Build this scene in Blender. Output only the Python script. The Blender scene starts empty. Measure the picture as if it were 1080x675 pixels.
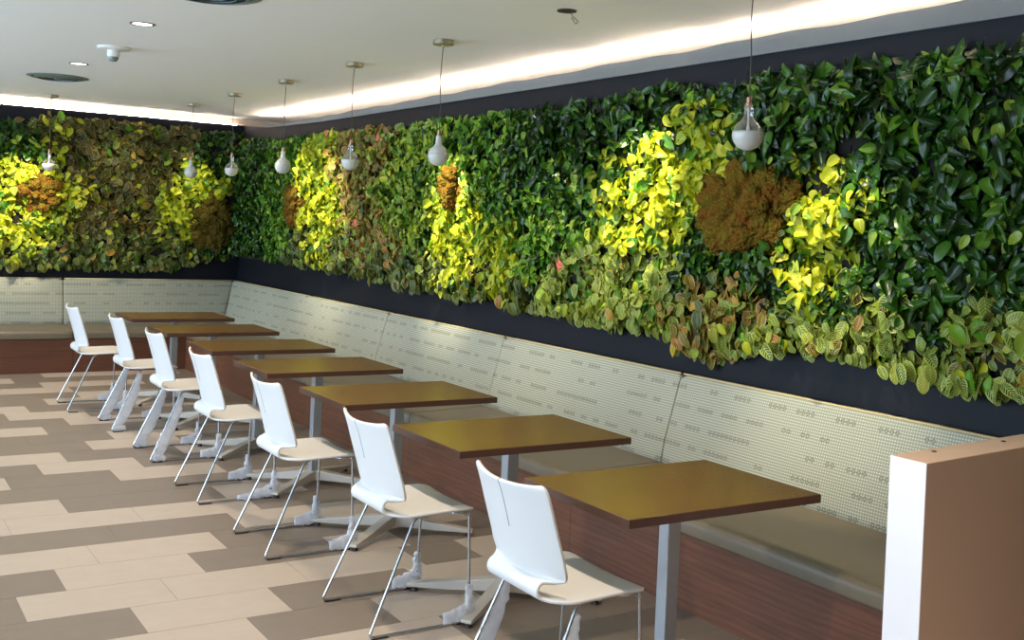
import bpy, math, random
import numpy as np
from mathutils import Vector, Matrix, noise
random.seed(7); np.random.seed(7)
C = bpy.context.scene
COL = C.collection

# ------------------------------------------------------------------ materials
def srgb(r, g, b):
    f = lambda c: (c/255/12.92) if c/255 <= .04045 else ((c/255+.055)/1.055)**2.4
    return (f(r), f(g), f(b), 1)

class NT:
    def __init__(s, name):
        s.m = bpy.data.materials.new(name); s.m.use_nodes = True
        s.t = s.m.node_tree; s.b = s.t.nodes['Principled BSDF']
    def n(s, typ, **kw):
        nd = s.t.nodes.new(typ)
        for k, v in kw.items():
            if isinstance(k, str) and hasattr(nd, k): setattr(nd, k, v)
        return nd
    def l(s, a, b): s.t.links.new(a, b)
    def math(s, op, a, b=None, c=None):
        nd = s.t.nodes.new('ShaderNodeMath'); nd.operation = op
        for i, x in enumerate((a, b, c)):
            if x is None: continue
            if isinstance(x, (int, float)): nd.inputs[i].default_value = x
            else: s.l(x, nd.inputs[i])
        return nd.outputs[0]
    def mix(s, f, a, b):
        nd = s.t.nodes.new('ShaderNodeMix'); nd.data_type = 'RGBA'
        for sock, x in ((nd.inputs[0], f), (nd.inputs[6], a), (nd.inputs[7], b)):
            if isinstance(x, (int, float)): sock.default_value = x
            elif isinstance(x, tuple): sock.default_value = x
            else: s.l(x, sock)
        return nd.outputs[2]
    def noise(s, vec, scale, detail=3, rough=.5):
        nd = s.t.nodes.new('ShaderNodeTexNoise'); nd.inputs['Scale'].default_value = scale
        nd.inputs['Detail'].default_value = detail; nd.inputs['Roughness'].default_value = rough
        if vec is not None: s.l(vec, nd.inputs['Vector'])
        return nd.outputs['Fac']
    def obj(s, scale=(1, 1, 1)):
        tc = s.t.nodes.new('ShaderNodeTexCoord'); mp = s.t.nodes.new('ShaderNodeMapping')
        mp.inputs['Scale'].default_value = scale
        s.l(tc.outputs['Object'], mp.inputs['Vector']); return mp.outputs[0]
    def bump(s, h, strength=.3, dist=.002):
        nd = s.t.nodes.new('ShaderNodeBump'); nd.inputs['Strength'].default_value = strength
        nd.inputs['Distance'].default_value = dist
        s.l(h, nd.inputs['Height']); s.l(nd.outputs[0], s.b.inputs['Normal'])
    def set(s, **kw):
        for k, v in kw.items():
            k = {'spec': 'Specular IOR Level', 'trans': 'Transmission Weight', 'color': 'Base Color',
                 'rough': 'Roughness', 'metal': 'Metallic', 'ior': 'IOR', 'alpha': 'Alpha', 'coat': 'Coat Weight'}[k]
            if isinstance(v, (int, float, tuple)): s.b.inputs[k].default_value = v
            else: s.l(v, s.b.inputs[k])
        return s

def plain(name, col, rough=.5, metal=0, var=.06, scale=30, bump=0, **kw):
    t = NT(name); f = t.noise(t.obj(), scale)
    d = tuple(c*(1-var) for c in col[:3])+(1,); u = tuple(min(1, c*(1+var)) for c in col[:3])+(1,)
    t.set(color=t.mix(f, d, u), rough=rough, metal=metal, **kw)
    if bump: t.bump(f, bump)
    return t.m

M = {}
M['ceiling'] = plain('ceiling_paint', srgb(236, 235, 230), .9, var=.015, scale=4)
M['wall_dim'] = plain('dim_wall_paint', srgb(96, 78, 66), .85)
M['wall'] = plain('wall_paint', srgb(206, 190, 170), .85, var=.02, scale=6)
M['halfwall'] = plain('half_wall_tan', srgb(226, 194, 172), .75, var=.03, scale=160, bump=.15)
M['hw_end'] = plain('half_wall_end_white', srgb(232, 230, 236), .6, var=.01)  # end face of the half wall, paler than its tan sides
M['navy'] = plain('navy_panel', srgb(14, 17, 27), .6, spec=.25, var=.15, scale=8)
M['gap_dark'] = plain('gap_shade', srgb(22, 22, 16), .95, var=.4, scale=25)
M['trough'] = plain('trough_grey', srgb(112, 116, 118), .7, var=.05)
M['shell'] = plain('white_shell', srgb(222, 220, 220), .42, var=.01, scale=3)
M['slit'] = plain('slit_grey', srgb(105, 115, 128), .6)
M['chrome'] = plain('chair_chrome', srgb(190, 195, 202), .22, 1, var=.03)
M['steel'] = plain('brushed_steel', srgb(176, 182, 190), .42, .75, var=.05, scale=60)
M['basemetal'] = plain('table_base_metal', srgb(192, 184, 177), .4, .2, var=.05, scale=40)
M['glide'] = plain('dark_glide', srgb(52, 34, 28), .55)
M['nickel'] = plain('nickel', srgb(168, 160, 138), .35, .9, var=.04)
M['cord'] = plain('cord_grey', srgb(78, 76, 62), .6)
M['copper'] = plain('copper_socket', srgb(176, 138, 116), .35, .8)
M['white_plastic'] = plain('white_plastic', srgb(228, 228, 224), .4, var=.02)
M['dark_ring'] = plain('dark_ring', srgb(80, 82, 78), .4, .3)
M['vent'] = plain('vent_metal', srgb(120, 132, 130), .45, .3)
M['vent_dark'] = plain('vent_dark', srgb(60, 68, 66), .6)
M['glow_bead'] = plain('cushion_glow', srgb(205, 186, 140), .7)

def floor_mat(name, a, b):
    t = NT(name); v = t.obj((1, 1, 1))
    f = t.noise(v, 9, 4); g = t.noise(v, 160, 3, .7); h = t.noise(t.obj((3, 14, 1)), 3, 4)
    c = t.mix(f, a, b)
    c = t.mix(t.math('MULTIPLY', g, .22), c, tuple(x*.55 for x in a[:3])+(1,))
    c = t.mix(t.math('MULTIPLY', h, .2), c, tuple(min(1, x*1.25) for x in b[:3])+(1,))
    r = t.math('MULTIPLY_ADD', g, .2, .36)
    t.set(color=c, rough=r, spec=.4); t.bump(g, .06, .001); return t.m
M['tile_light'] = floor_mat('tile_light', srgb(172, 156, 144), srgb(188, 172, 158))
M['tile_dark'] = floor_mat('tile_dark', srgb(120, 107, 98), srgb(134, 120, 108))
M['grout'] = plain('grout', srgb(150, 134, 118), .9)

def wood(name, c1, c2, c3, sc, rough, spec=.5, fine=1.0, bump=.1, wv=.55):
    t = NT(name); v = t.obj(sc)
    f = t.noise(v, 2.2, 5, .62)
    w = t.n('ShaderNodeTexWave'); w.inputs['Scale'].default_value = 1.2*fine; w.inputs['Distortion'].default_value = 9
    w.inputs['Detail'].default_value = 4; w.inputs['Detail Scale'].default_value = 1.3; w.bands_direction = 'Z'
    t.l(v, w.inputs['Vector'])
    g = t.noise(v, 16, 4, .7)
    c = t.mix(f, c1, c2); c = t.mix(t.math('MULTIPLY', w.outputs['Fac'], wv), c, c3)
    c = t.mix(t.math('MULTIPLY', g, .25), c, tuple(x*.6 for x in c1[:3])+(1,))
    t.set(color=c, rough=rough, spec=spec)
    if bump: t.bump(g, bump, .001)
    return t.m
M['walnut_r'] = wood('walnut_panel_side', srgb(70, 38, 26), srgb(142, 90, 62), srgb(60, 34, 24), (9, .9, 9), .5, wv=.3)
M['walnut_b'] = wood('walnut_panel_back', srgb(72, 38, 25), srgb(126, 78, 52), srgb(60, 33, 24), (.9, 9, 9), .5, wv=.3)
M['table_wood'] = wood('table_wood', srgb(116, 84, 46), srgb(132, 98, 54), srgb(98, 70, 38), (1.2, 9, 9), .22, .9, .8, 0, wv=.2)
M['table_edge'] = plain('table_edge', srgb(82, 54, 42), .4, var=.1, scale=50)
M['vinyl'] = plain('taupe_vinyl', srgb(112, 101, 84), .42, var=.07, scale=14, bump=.2)

def fabric():
    t = NT('woven_fabric'); uv = t.n('ShaderNodeUVMap'); sx = t.n('ShaderNodeSeparateXYZ'); t.l(uv.outputs[0], sx.inputs[0])
    u, v = sx.outputs[0], sx.outputs[1]; P = .0135
    cu = t.math('DIVIDE', u, P); cv = t.math('DIVIDE', v, P)
    fu = t.math('ABSOLUTE', t.math('SUBTRACT', t.math('FRACT', cu), .5)); fv = t.math('ABSOLUTE', t.math('SUBTRACT', t.math('FRACT', cv), .5))
    dot = t.math('LESS_THAN', t.math('ADD', t.math('POWER', fu, 2), t.math('POWER', t.math('MULTIPLY', fv, 1.2), 2)), .085)
    # small diamond rings in sparse rows
    Q = P*2.2; du = t.math('DIVIDE', u, Q); dv = t.math('DIVIDE', v, .1)
    gu = t.math('ABSOLUTE', t.math('SUBTRACT', t.math('FRACT', du), .5)); gv = t.math('ABSOLUTE', t.math('MULTIPLY', t.math('SUBTRACT', t.math('FRACT', dv), .5), .1/Q))
    man = t.math('ADD', gu, gv)
    ring = t.math('MULTIPLY', t.math('LESS_THAN', man, .5), t.math('GREATER_THAN', man, .2))
    wn = t.n('ShaderNodeTexWhiteNoise'); wn.noise_dimensions = '2D'; cb = t.n('ShaderNodeCombineXYZ')
    t.l(t.math('FLOOR', t.math('DIVIDE', du, 2)), cb.inputs[0]); t.l(t.math('FLOOR', dv), cb.inputs[1]); t.l(cb.outputs[0], wn.inputs['Vector'])
    ring = t.math('MULTIPLY', ring, t.math('GREATER_THAN', wn.outputs['Value'], .48))
    c = t.mix(dot, srgb(146, 148, 134), srgb(202, 201, 188)); c = t.mix(t.math('MULTIPLY', ring, .6), c, srgb(92, 92, 84))
    nf = t.noise(t.obj(), 5, 3); c = t.mix(t.math('MULTIPLY', nf, .18), c, srgb(150, 140, 110))
    t.set(color=c, rough=.85, spec=.2); t.bump(dot, .5, .001); return t.m
M['fabric'] = fabric()

def leaf_mat(name, base, alt, vein, edge, veins=0., rim=0., rough=.42, trans=.3, extra=None):
    t = NT(name); uv = t.n('ShaderNodeUVMap'); sx = t.n('ShaderNodeSeparateXYZ'); t.l(uv.outputs[0], sx.inputs[0])
    at = t.n('ShaderNodeAttribute'); at.attribute_name = 'rnd'
    r = at.outputs['Fac']; u = t.math('ABSOLUTE', sx.outputs[0]); v = sx.outputs[1]
    cr = t.n('ShaderNodeValToRGB'); el = cr.color_ramp.elements
    stops = [base]+alt
    el[0].color = stops[0]; el[1].color = stops[-1]
    for i in range(1, len(stops)-1):
        e = el.new(i/(len(stops)-1)); e.color = stops[i]
    t.l(r, cr.inputs[0]); c = cr.outputs[0]
    mid = t.math('LESS_THAN', u, .07)
    c = t.mix(t.math('MULTIPLY', mid, .5), c, vein)
    if veins:
        s = t.math('SUBTRACT', v, t.math('MULTIPLY', u, .28))
        w = t.math('SINE', t.math('MULTIPLY', s, 44.)); k = t.math('MULTIPLY', t.math('GREATER_THAN', w, .35), t.math('LESS_THAN', u, .8))
        c = t.mix(t.math('MULTIPLY', k, veins), c, vein)
    if rim:
        c = t.mix(t.math('MULTIPLY', t.math('GREATER_THAN', u, .78), rim), c, edge)
    t.set(color=c, rough=rough, spec=.4)
    out = t.t.nodes['Material Output']; tr = t.n('ShaderNodeBsdfTranslucent'); t.l(c, tr.inputs[0])
    mx = t.n('ShaderNodeMixShader'); mx.inputs[0].default_value = trans
    t.l(t.b.outputs[0], mx.inputs[1]); t.l(tr.outputs[0], mx.inputs[2]); t.l(mx.outputs[0], out.inputs[0])
    return t.m
M['leaf_dark'] = leaf_mat('leaf_dark_green', srgb(14, 36, 8), [srgb(30, 68, 14), srgb(66, 112, 22), srgb(146, 164, 52)], srgb(80, 126, 50), srgb(60, 110, 40), rough=.3, trans=.2)
M['leaf_bright'] = leaf_mat('leaf_bright_green', srgb(34, 82, 12), [srgb(76, 130, 22), srgb(124, 168, 36), srgb(180, 200, 66)], srgb(140, 190, 70), srgb(90, 150, 40))
M['leaf_yellow'] = leaf_mat('leaf_lime_yellow', srgb(140, 158, 26), [srgb(186, 192, 34), srgb(212, 214, 52), srgb(228, 224, 100)], srgb(236, 226, 110), srgb(200, 190, 40), trans=.35)
M['leaf_prayer'] = leaf_mat('leaf_prayer', srgb(46, 72, 20), [srgb(84, 112, 30), srgb(116, 128, 36), srgb(158, 150, 50)], srgb(196, 206, 104), srgb(182, 194, 92), .7, .85)
M['leaf_russet'] = leaf_mat('leaf_russet', srgb(50, 42, 10), [srgb(96, 90, 18), srgb(140, 70, 22), srgb(204, 160, 46)], srgb(200, 178, 90), srgb(192, 174, 90), .5, .75)
M['leaf_olive'] = leaf_mat('leaf_dark_olive', srgb(26, 36, 8), [srgb(52, 56, 12), srgb(84, 50, 16), srgb(156, 140, 36)], srgb(140, 130, 66), srgb(146, 140, 76), .3, .8)
M['leaf_dprayer'] = leaf_mat('leaf_dark_prayer', srgb(28, 44, 10), [srgb(50, 70, 16), srgb(80, 92, 24), srgb(122, 118, 34)], srgb(136, 146, 80), srgb(138, 148, 80), .5, .8)
M['leaf_lgreen'] = leaf_mat('leaf_light_green', srgb(74, 128, 26), [srgb(122, 160, 40), srgb(160, 186, 54), srgb(196, 204, 90)], srgb(210, 216, 120), srgb(190, 200, 90), .3, .5)
M['petal'] = plain('pink_petal', srgb(206, 92, 76), .5)

def moss_mat(name, a, b, c_):
    t = NT(name); v = t.obj(); f = t.noise(v, 13, 5, .7); g = t.noise(v, 110, 4, .8)
    c = t.mix(t.math('MULTIPLY_ADD', f, 4., -1.5), a, b); c = t.mix(t.math('MULTIPLY_ADD', g, 2.6, -.9), c, c_)
    t.set(color=c, rough=.95, spec=.1); t.bump(g, .9, .01); return t.m
M['moss'] = moss_mat('brown_moss', srgb(136, 86, 30), srgb(128, 116, 36), srgb(38, 28, 10))
M['moss_olive'] = moss_mat('olive_moss', srgb(90, 76, 26), srgb(112, 98, 36), srgb(48, 40, 14))

def glass():
    t = NT('clear_glass'); out = t.t.nodes['Material Output']; tr = t.n('ShaderNodeBsdfTransparent'); gl = t.n('ShaderNodeBsdfGlossy')
    gl.inputs['Roughness'].default_value = .05; lw = t.n('ShaderNodeLayerWeight'); lw.inputs[0].default_value = .5
    mx = t.n('ShaderNodeMixShader'); t.l(t.math('MULTIPLY_ADD', lw.outputs['Facing'], .8, .08), mx.inputs[0])
    t.l(tr.outputs[0], mx.inputs[1]); t.l(gl.outputs[0], mx.inputs[2]); t.l(mx.outputs[0], out.inputs[0]); return t.m
M['glass'] = glass()
t = NT('frosted_glass'); t.set(color=srgb(205, 204, 198), rough=.3); t.b.inputs['Subsurface Weight'].default_value = .3
t.b.inputs['Subsurface Radius'].default_value = (.02, .02, .02); M['frost'] = t.m
t = NT('wrap_plastic'); f = t.noise(t.obj(), 26, 3); t.set(color=srgb(236, 238, 246), rough=.22); t.bump(f, .5, .006)
out = t.t.nodes['Material Output']; tr = t.n('ShaderNodeBsdfTransparent'); tl = t.n('ShaderNodeBsdfTranslucent'); tl.inputs[0].default_value = srgb(230, 234, 244)
m1 = t.n('ShaderNodeMixShader'); m1.inputs[0].default_value = .35; t.l(t.b.outputs[0], m1.inputs[1]); t.l(tl.outputs[0], m1.inputs[2])
m2 = t.n('ShaderNodeMixShader'); t.l(t.math('MULTIPLY_ADD', f, .3, .12), m2.inputs[0]); t.l(m1.outputs[0], m2.inputs[1]); t.l(tr.outputs[0], m2.inputs[2]); t.l(m2.outputs[0], out.inputs[0])
M['wrap'] = t.m
def emit(name, col, s):
    t = NT(name); t.set(color=col); t.b.inputs['Emission Color'].default_value = col; t.b.inputs['Emission Strength'].default_value = s; return t.m
M['lens'] = emit('downlight_lens', (1, .93, .82, 1), 6)
M['led_dim'] = emit('led_strip_soft', (1, .80, .64, 1), 45)
M['led'] = emit('led_strip_glow', (1, .80, .64, 1), 105)

# ------------------------------------------------------------------ mesh helpers
class MB:
    def __init__(s): s.v = []; s.f = []; s.mi = []; s.uv = {}
    def add(s, vs, fs, mi=0):
        o = len(s.v); s.v += [tuple(p) for p in vs]; s.f += [tuple(i+o for i in f) for f in fs]; s.mi += [mi]*len(fs)
        return s
    def box(s, x0, x1, y0, y1, z0, z1, mi=0):
        return s.add([(x0,y0,z0),(x1,y0,z0),(x1,y1,z0),(x0,y1,z0),(x0,y0,z1),(x1,y0,z1),(x1,y1,z1),(x0,y1,z1)],
                     [(0,3,2,1),(4,5,6,7),(0,1,5,4),(1,2,6,5),(2,3,7,6),(3,0,4,7)], mi)
    def lathe(s, prof, n=32, c=(0,0,0), mi=0):
        vs = []; fs = []
        for r, z in prof:
            for k in range(n):
                a = 2*math.pi*k/n; vs.append((c[0]+r*math.cos(a), c[1]+r*math.sin(a), c[2]+z))
        for i in range(len(prof)-1):
            for k in range(n):
                k2 = (k+1) % n; fs.append((i*n+k, i*n+k2, (i+1)*n+k2, (i+1)*n+k))
        return s.add(vs, fs, mi)
    def tube(s, pts, r, n=8, mi=0, cap=True, radii=None, flat=None, ref=(0, 1, 0)):
        P = [Vector(p) for p in pts]; vs = []; fs = []; ref = Vector(ref)
        for i, p in enumerate(P):
            d = (P[min(i+1, len(P)-1)]-P[max(i-1, 0)]).normalized()
            a = ref-d*ref.dot(d)
            a = a.normalized() if a.length > .05 else d.orthogonal().normalized()
            b = d.cross(a)
            ra, rb = (radii[i] if radii else (r, r))
            for k in range(n):
                t = 2*math.pi*k/n; vs.append(p+a*ra*math.cos(t)+b*rb*math.sin(t))
        for i in range(len(P)-1):
            for k in range(n):
                k2 = (k+1) % n; fs.append((i*n+k, i*n+k2, (i+1)*n+k2, (i+1)*n+k))
        if cap: fs.append(tuple(range(n-1, -1, -1))); fs.append(tuple((len(P)-1)*n+k for k in range(n)))
        return s.add(vs, fs, mi)
    def prism(s, poly, y0, y1, axis='y', mi=0):
        n = len(poly)
        def P(a, b, c): return {'y': (a, c, b), 'x': (c, a, b), 'z': (a, b, c)}[axis]
        vs = [P(a, b, y0) for a, b in poly]+[P(a, b, y1) for a, b in poly]
        fs = [tuple(range(n-1, -1, -1)), tuple(range(n, 2*n))]+[(i, (i+1) % n, n+(i+1) % n, n+i) for i in range(n)]
        return s.add(vs, fs, mi)
    def build(s, name, mats, parent=None, loc=(0,0,0), smooth=False, bevel=0, seg=2, uvf=None, recalc=True, solid=0):
        me = bpy.data.meshes.new(name); me.from_pydata(s.v, [], s.f); me.update()
        if not isinstance(mats, (list, tuple)): mats = [mats]
        for m in mats: me.materials.append(M[m] if isinstance(m, str) else m)
        me.polygons.foreach_set('material_index', s.mi)
        if recalc:
            import bmesh
            bm = bmesh.new(); bm.from_mesh(me); bmesh.ops.recalc_face_normals(bm, faces=bm.faces); bm.to_mesh(me); bm.free()
        if uvf:
            uv = me.uv_layers.new(name='UVMap')
            for lp in me.loops: uv.data[lp.index].uv = uvf(me.vertices[lp.vertex_index].co)
        if smooth: me.polygons.foreach_set('use_smooth', [True]*len(me.polygons))
        o = bpy.data.objects.new(name, me); COL.objects.link(o); o.location = loc
        if parent: o.parent = parent
        if solid:
            md = o.modifiers.new('solid', 'SOLIDIFY'); md.thickness = solid; md.offset = 0
        if bevel:
            md = o.modifiers.new('bevel', 'BEVEL'); md.width = bevel; md.segments = seg; md.limit_method = 'ANGLE'; md.angle_limit = math.radians(40)
            md.harden_normals = False
        return o
def tag(o, label, cat, group=None, kind=None):
    o['label'] = label; o['category'] = cat
    if group: o['group'] = group
    if kind: o['kind'] = kind
    return o
def thing(name, label, cat, loc=(0,0,0), group=None, rz=0):
    o = bpy.data.objects.new(name, None); COL.objects.link(o); o.location = loc; o.rotation_euler = (0, 0, rz)
    o.empty_display_size = .1
    return tag(o, label, cat, group)
def struct(o, label=None):
    o['kind'] = 'structure'
    if label: o['label'] = label
    return o
def copy_tree(o, parent=None, skip=()):
    c = o.copy(); COL.objects.link(c); c.parent = parent
    for ch in [k for k in bpy.data.objects if k.parent == o]:
        if ch.name.split('.')[0] in skip: continue
        copy_tree(ch, c, skip)
    return c

# ------------------------------------------------------------------ room shell
XL, XR, YF, YB, H = -8.0, .55, -16.0, .55, 2.7485
PX = -.12                      # face of the dark panel that carries the planting (both walls)
# floor : tiles .313 deep, laid in rows along X
mb = MB(); mb.box(XL, XR, YF, YB, -.05, -.0015, 0)
row_light = {  # row index : X spans of the pale tiles (row 0 = -8.057 .. -7.744)
 -1: [(-4.6,-2.61),(-2.06,-1.6)], 0: [(-3.0,-2.41),(-1.74,-1.2)], 1: [(-3.39,-1.62),(-1.3,-.9)], 2: [(-3.19,-2.59),(-1.9,-1.54)],
 3: [(-6,-2.39),(-1.5,-1.0)], 4: [(-2.2,-1.4),(-5.,-4.1)], 5: [(-5.2,-2.0)], 6: [(-4.4,-2.96),(-2.1,-1.6)], 7: [(-6.,-4.6),(-1.9,-1.3)],
 8: [(-3.6,-3.16),(-2.555,-1.9)], 9: [(-2.94,-2.34),(-5,-4.2)], 10: [(-5.,-2.745),(-2.0,-1.5)], 11: [(-2.53,-1.9)],
 12: [(-2.32,-1.7),(-4.7,-4.0)], 13: [(-4.,-2.71),(-1.6,-1.2)], 14: [(-2.51,-1.7)], 15: [(-2.89,-2.3),(-5.,-4.)], 16: [(-4.2,-2.696),(-1.9,-1.2)],
 17: [(-2.51,-1.6)], 18: [(-5,-2.9),(-2.2,-1.5)], 19: [(-3.6,-2.2)], 20: [(-2.4,-1.5)], 21: [(-4,-2.6)], 22: [(-2.3,-1.)], 23: [(-4.,-2.4)]}
rnd = random.Random(3)
for r in range(-26, 28):
    y0 = -8.057+r*.3131; y1 = y0+.3131
    if y1 > YB or y0 < YF: continue
    sp = row_light.get(r)
    off = rnd.choice((0, .2, .4)); edges = {XL, XR}
    if sp:
        for a, b in sp: edges |= {a, b}
    E = sorted(edges); cuts = []
    for a, b in zip(E[:-1], E[1:]):
        n = max(1, round((b-a)/.6))
        cuts += [(a+(b-a)*k/n, a+(b-a)*(k+1)/n, bool(sp) and any(p-.01 <= a and b <= q+.01 for p, q in sp)) for k in range(n)]
    for a, b, L in cuts:
        if not sp or a < -4.6: L = rnd.random() < .45
        g = .0012
        mb.box(a+g, b-g, y0+g, y1-g, -.0015, 0, 1 if L else 2)
struct(mb.build('floor', ['grout', 'tile_light', 'tile_dark']), 'floor of pale and taupe plank tiles')

struct(MB().box(XL, XR, YF, YB, H, H+.1).build('ceiling', 'ceiling'), 'smooth pale ceiling')
struct(MB().box(XR, XR+.1, YF, YB, 0, H).build('wall_right', 'wall'), 'right wall')
struct(MB().box(XL, XR, PX+.1, PX+.2, 0, H).build('wall_back', 'wall'), 'back wall')
struct(MB().box(XL, XR, YF-.1, YF, 0, H).build('wall_front', 'wall_dim'), 'wall behind the viewer')
# left wall with a row of windows
mb = MB(); mb.box(XL-.1, XL, YF, YB, 0, .25); mb.box(XL-.1, XL, YF, YB, 2.55, H)
wins = [(-11.6, -9.3), (-9.0, -6.2), (-5.9, -3.1), (-2.8, -.0)]
ys = [YF]+[q for w in wins for q in w]+[YB]
for a, b in zip(ys[0::2], ys[1::2]): mb.box(XL-.1, XL, a, b, .25, 2.55)
struct(mb.build('wall_left', 'wall'), 'window wall')
for i, (a, b) in enumerate(wins):
    w = MB()
    for q in ((a, a+.05), (b-.05, b), ((a+b)/2-.025, (a+b)/2+.025)): w.box(XL-.08, XL-.02, q[0], q[1], .25, 2.55)
    w.box(XL-.08, XL-.02, a, b, .25, .3); w.box(XL-.08, XL-.02, a, b, 2.5, 2.55)
    struct(w.build('window_%d' % (i+1), 'dark_ring'))

# navy panels standing in front of the walls, open light recess behind them
mb = MB()
pz = [(YF, 2.583), (-2.5, 2.577), (-1.0, 2.60), (PX, 2.665)]
poly = [(YF, .0)]+[(PX, .0)]+[(y, z) for y, z in reversed(pz)]
mb.prism(poly, PX, PX+.1, axis='x'); struct(mb.build('trim_1', 'navy'), 'dark navy panel behind the planting on the right wall')
struct(MB().box(XL, PX, PX, PX+.1, 0, 2.665).build('trim_2', 'navy'), 'dark panel behind the planting on the back wall')
# grey light trough on top of the right panel with a slightly wavy upper edge
mb = MB(); N = 160; vs = []; fs = []
for i in range(N+1):
    y = -12.5+(12.5-.7)*i/N
    t = min(1, max(0, (y+9.4)/8.)); zt = 2.672-.055*t+.004*math.sin(y*5.1)+.003*math.sin(y*11.7+1)
    zb = np.interp(y, [p[0] for p in pz], [p[1] for p in pz])-.002
    zt = max(zt, zb+.004)
    vs += [(PX-.012, y, zb), (PX-.012, y, zt), (PX+.02, y, zt), (PX+.02, y, zb)]
for i in range(N):
    for k in range(4): fs.append((i*4+k, i*4+(k+1) % 4, (i+1)*4+(k+1) % 4, (i+1)*4+k))
fs += [(0, 1, 2, 3), (N*4+3, N*4+2, N*4+1, N*4)]
mb.add(vs, fs); struct(mb.build('trim_3', 'trough'), 'grey light trough above the planting')
# led strips lying in the recess
mb = MB(); L2 = len(vs)//4
lv = []; lf = []
for i in range(0, L2, 4):
    y = vs[i*4][1]; zt = min(vs[q*4+1][2] for q in range(max(0, i-4), min(L2, i+5)))
    lv.append((PX+.03, y, zt+.001))
mb.tube(lv, .007, 8, ref=(1, 0, 0)); struct(mb.build('trim_4', 'led'), 'led strip')
struct(MB().tube([(-7.9, PX+.01, 2.668), (-4, PX+.01, 2.668), (-.2, PX+.01, 2.668)], .007, 8).build('trim_5', 'led_dim'), 'led strip')

# half wall at the near end of the bench
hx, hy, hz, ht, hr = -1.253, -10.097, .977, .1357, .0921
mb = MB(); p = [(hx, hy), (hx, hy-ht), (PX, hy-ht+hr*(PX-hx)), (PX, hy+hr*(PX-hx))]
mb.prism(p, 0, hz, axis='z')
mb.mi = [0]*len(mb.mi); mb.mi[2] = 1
hw = struct(mb.build('wall_partition', ['halfwall', 'hw_end'], bevel=.003), 'low painted end wall of the bench')
for (sx, sy) in ((-1.063, -10.088), (-.649, -10.060)):
    MB().lathe([(0, .003), (.006, .003), (.009, 0), (.009, -.001)], 12, (sx, sy-.03, hz)).build('screw_cap', 'glide', hw)

# ------------------------------------------------------------------ banquette
Zs, Zt, ZB = .335, .418, .8925
def rounded(poly, rad, seg=4):
    out = []; n = len(poly)
    for i in range(n):
        p = Vector(poly[i]); a = Vector(poly[i-1]); b = Vector(poly[(i+1) % n]); r = rad[i] if isinstance(rad, (list, tuple)) else rad
        if r <= 0: out.append(tuple(p)); continue
        da = (a-p).normalized(); db = (b-p).normalized()
        r = min(r, (a-p).length*.45, (b-p).length*.45)
        for k in range(seg+1):
            t = k/seg; q = (p+da*r)*(1-t)**2+p*2*t*(1-t)+(p+db*r)*t*t; out.append(tuple(q))
    return out
# profile is written as (distance from wall panel plane d, z); d = distance from X=0 / Y=0
seat_prof = rounded([(.905, Zs), (.905, Zt-.005), (.30, Zt+.012), (.23, Zs)], [.012, .035, .02, 0], 5)
back_prof = rounded([(.315, Zt-.03), (.295, Zt+.12), (.192, ZB), (.13, ZB), (.13, Zt-.03)], [.0, .1, .022, 0, 0], 5)
def sweep(prof, a0, a1, wall, m0=0, m1=0, crown=.02, n=14):
    """prof swept along the wall from a0 to a1 ; m = mitre (1 adds +d at that end) ; crown pinches the ends so the upholstery is plump"""
    mb = MB(); K = len(prof); vs = []; ts = [0, .004, .009, .016, .03]+[.03+.94*i/n for i in range(1, n)]+[.97, .984, .991, .996, 1]
    cx = sum(p[0] for p in prof)/K; cz = sum(p[1] for p in prof)/K
    for t in ts:
        L = a1-a0; e = min(t, 1-t)*abs(L); pin = crown*max(0, 1-e/.06)**2
        for d, z in prof:
            k = Vector((cx-d, cz-z)); k = k.normalized()*pin if k.length > 0 else k
            dd, zz = d+k[0], z+k[1]
            a = a0+(a1-a0)*t+(m0*d*(1-t))+(m1*d*t)
            vs.append((-dd, a, zz) if wall == 'r' else (a, -dd, zz))
    fs = []
    for i in range(len(ts)-1):
        for k in range(K): fs.append((i*K+k, i*K+(k+1) % K, (i+1)*K+(k+1) % K, (i+1)*K+k))
    fs += [tuple(range(K)), tuple((len(ts)-1)*K+k for k in reversed(range(K)))]
    return mb.add(vs, fs)
def section(label, a0, a1, wall, m0=0, m1=0):
    g = 'upholstered bench sections along the two planted walls'
    c = (a0+a1)/2
    root = thing('banquette_section', label, 'bench', (0, 0, 0), g)
    fu = (lambda co: (co.y, co.z*1.02)) if wall == 'r' else (lambda co: (co.x, co.z*1.02))
    sgn = 1 if a1 > a0 else -1
    gp = .004*sgn
    o = sweep(back_prof, a0+gp, a1-gp, wall, m0, m1).build('backrest', 'fabric', root, smooth=True, uvf=fu)
    o = sweep(seat_prof, a0+gp, a1-gp, wall, m0, m1).build('seat_cushion', 'vinyl', root, smooth=True)
    bp = [(.885, 0), (.885, Zs-.004), (.14, Zs-.004), (.14, 0)]
    sweep(bp, a0+gp*.3, a1-gp*.3, wall, m0, m1, crown=0).build('wooden_base', 'walnut_r' if wall == 'r' else 'walnut_b', root)
    # beige bead painting the warm glow along the top of the backrest
    mp = MB(); q0 = a0+gp*3+m0*.185; q1 = a1-gp*3+m1*.185
    pts = [(-.183, q0, ZB+.001), (-.183, q1, ZB+.001)] if wall == 'r' else [(q0, -.183, ZB+.001), (q1, -.183, ZB+.001)]
    mp.tube(pts, .005, 8, ref=(0, 0, 1)); mp.build('glow_bead', 'glow_bead', root, smooth=True)
    return root
Y = [-2.4407-1.8164*i for i in range(5)]
section('patterned bench section in the corner on the right wall', 0, Y[0], 'r', m0=-1)
section('patterned bench section second from the corner along the right wall', Y[0], Y[1], 'r')
section('patterned bench section in the middle of the right wall behind the third nearest table', Y[1], Y[2], 'r')
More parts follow.
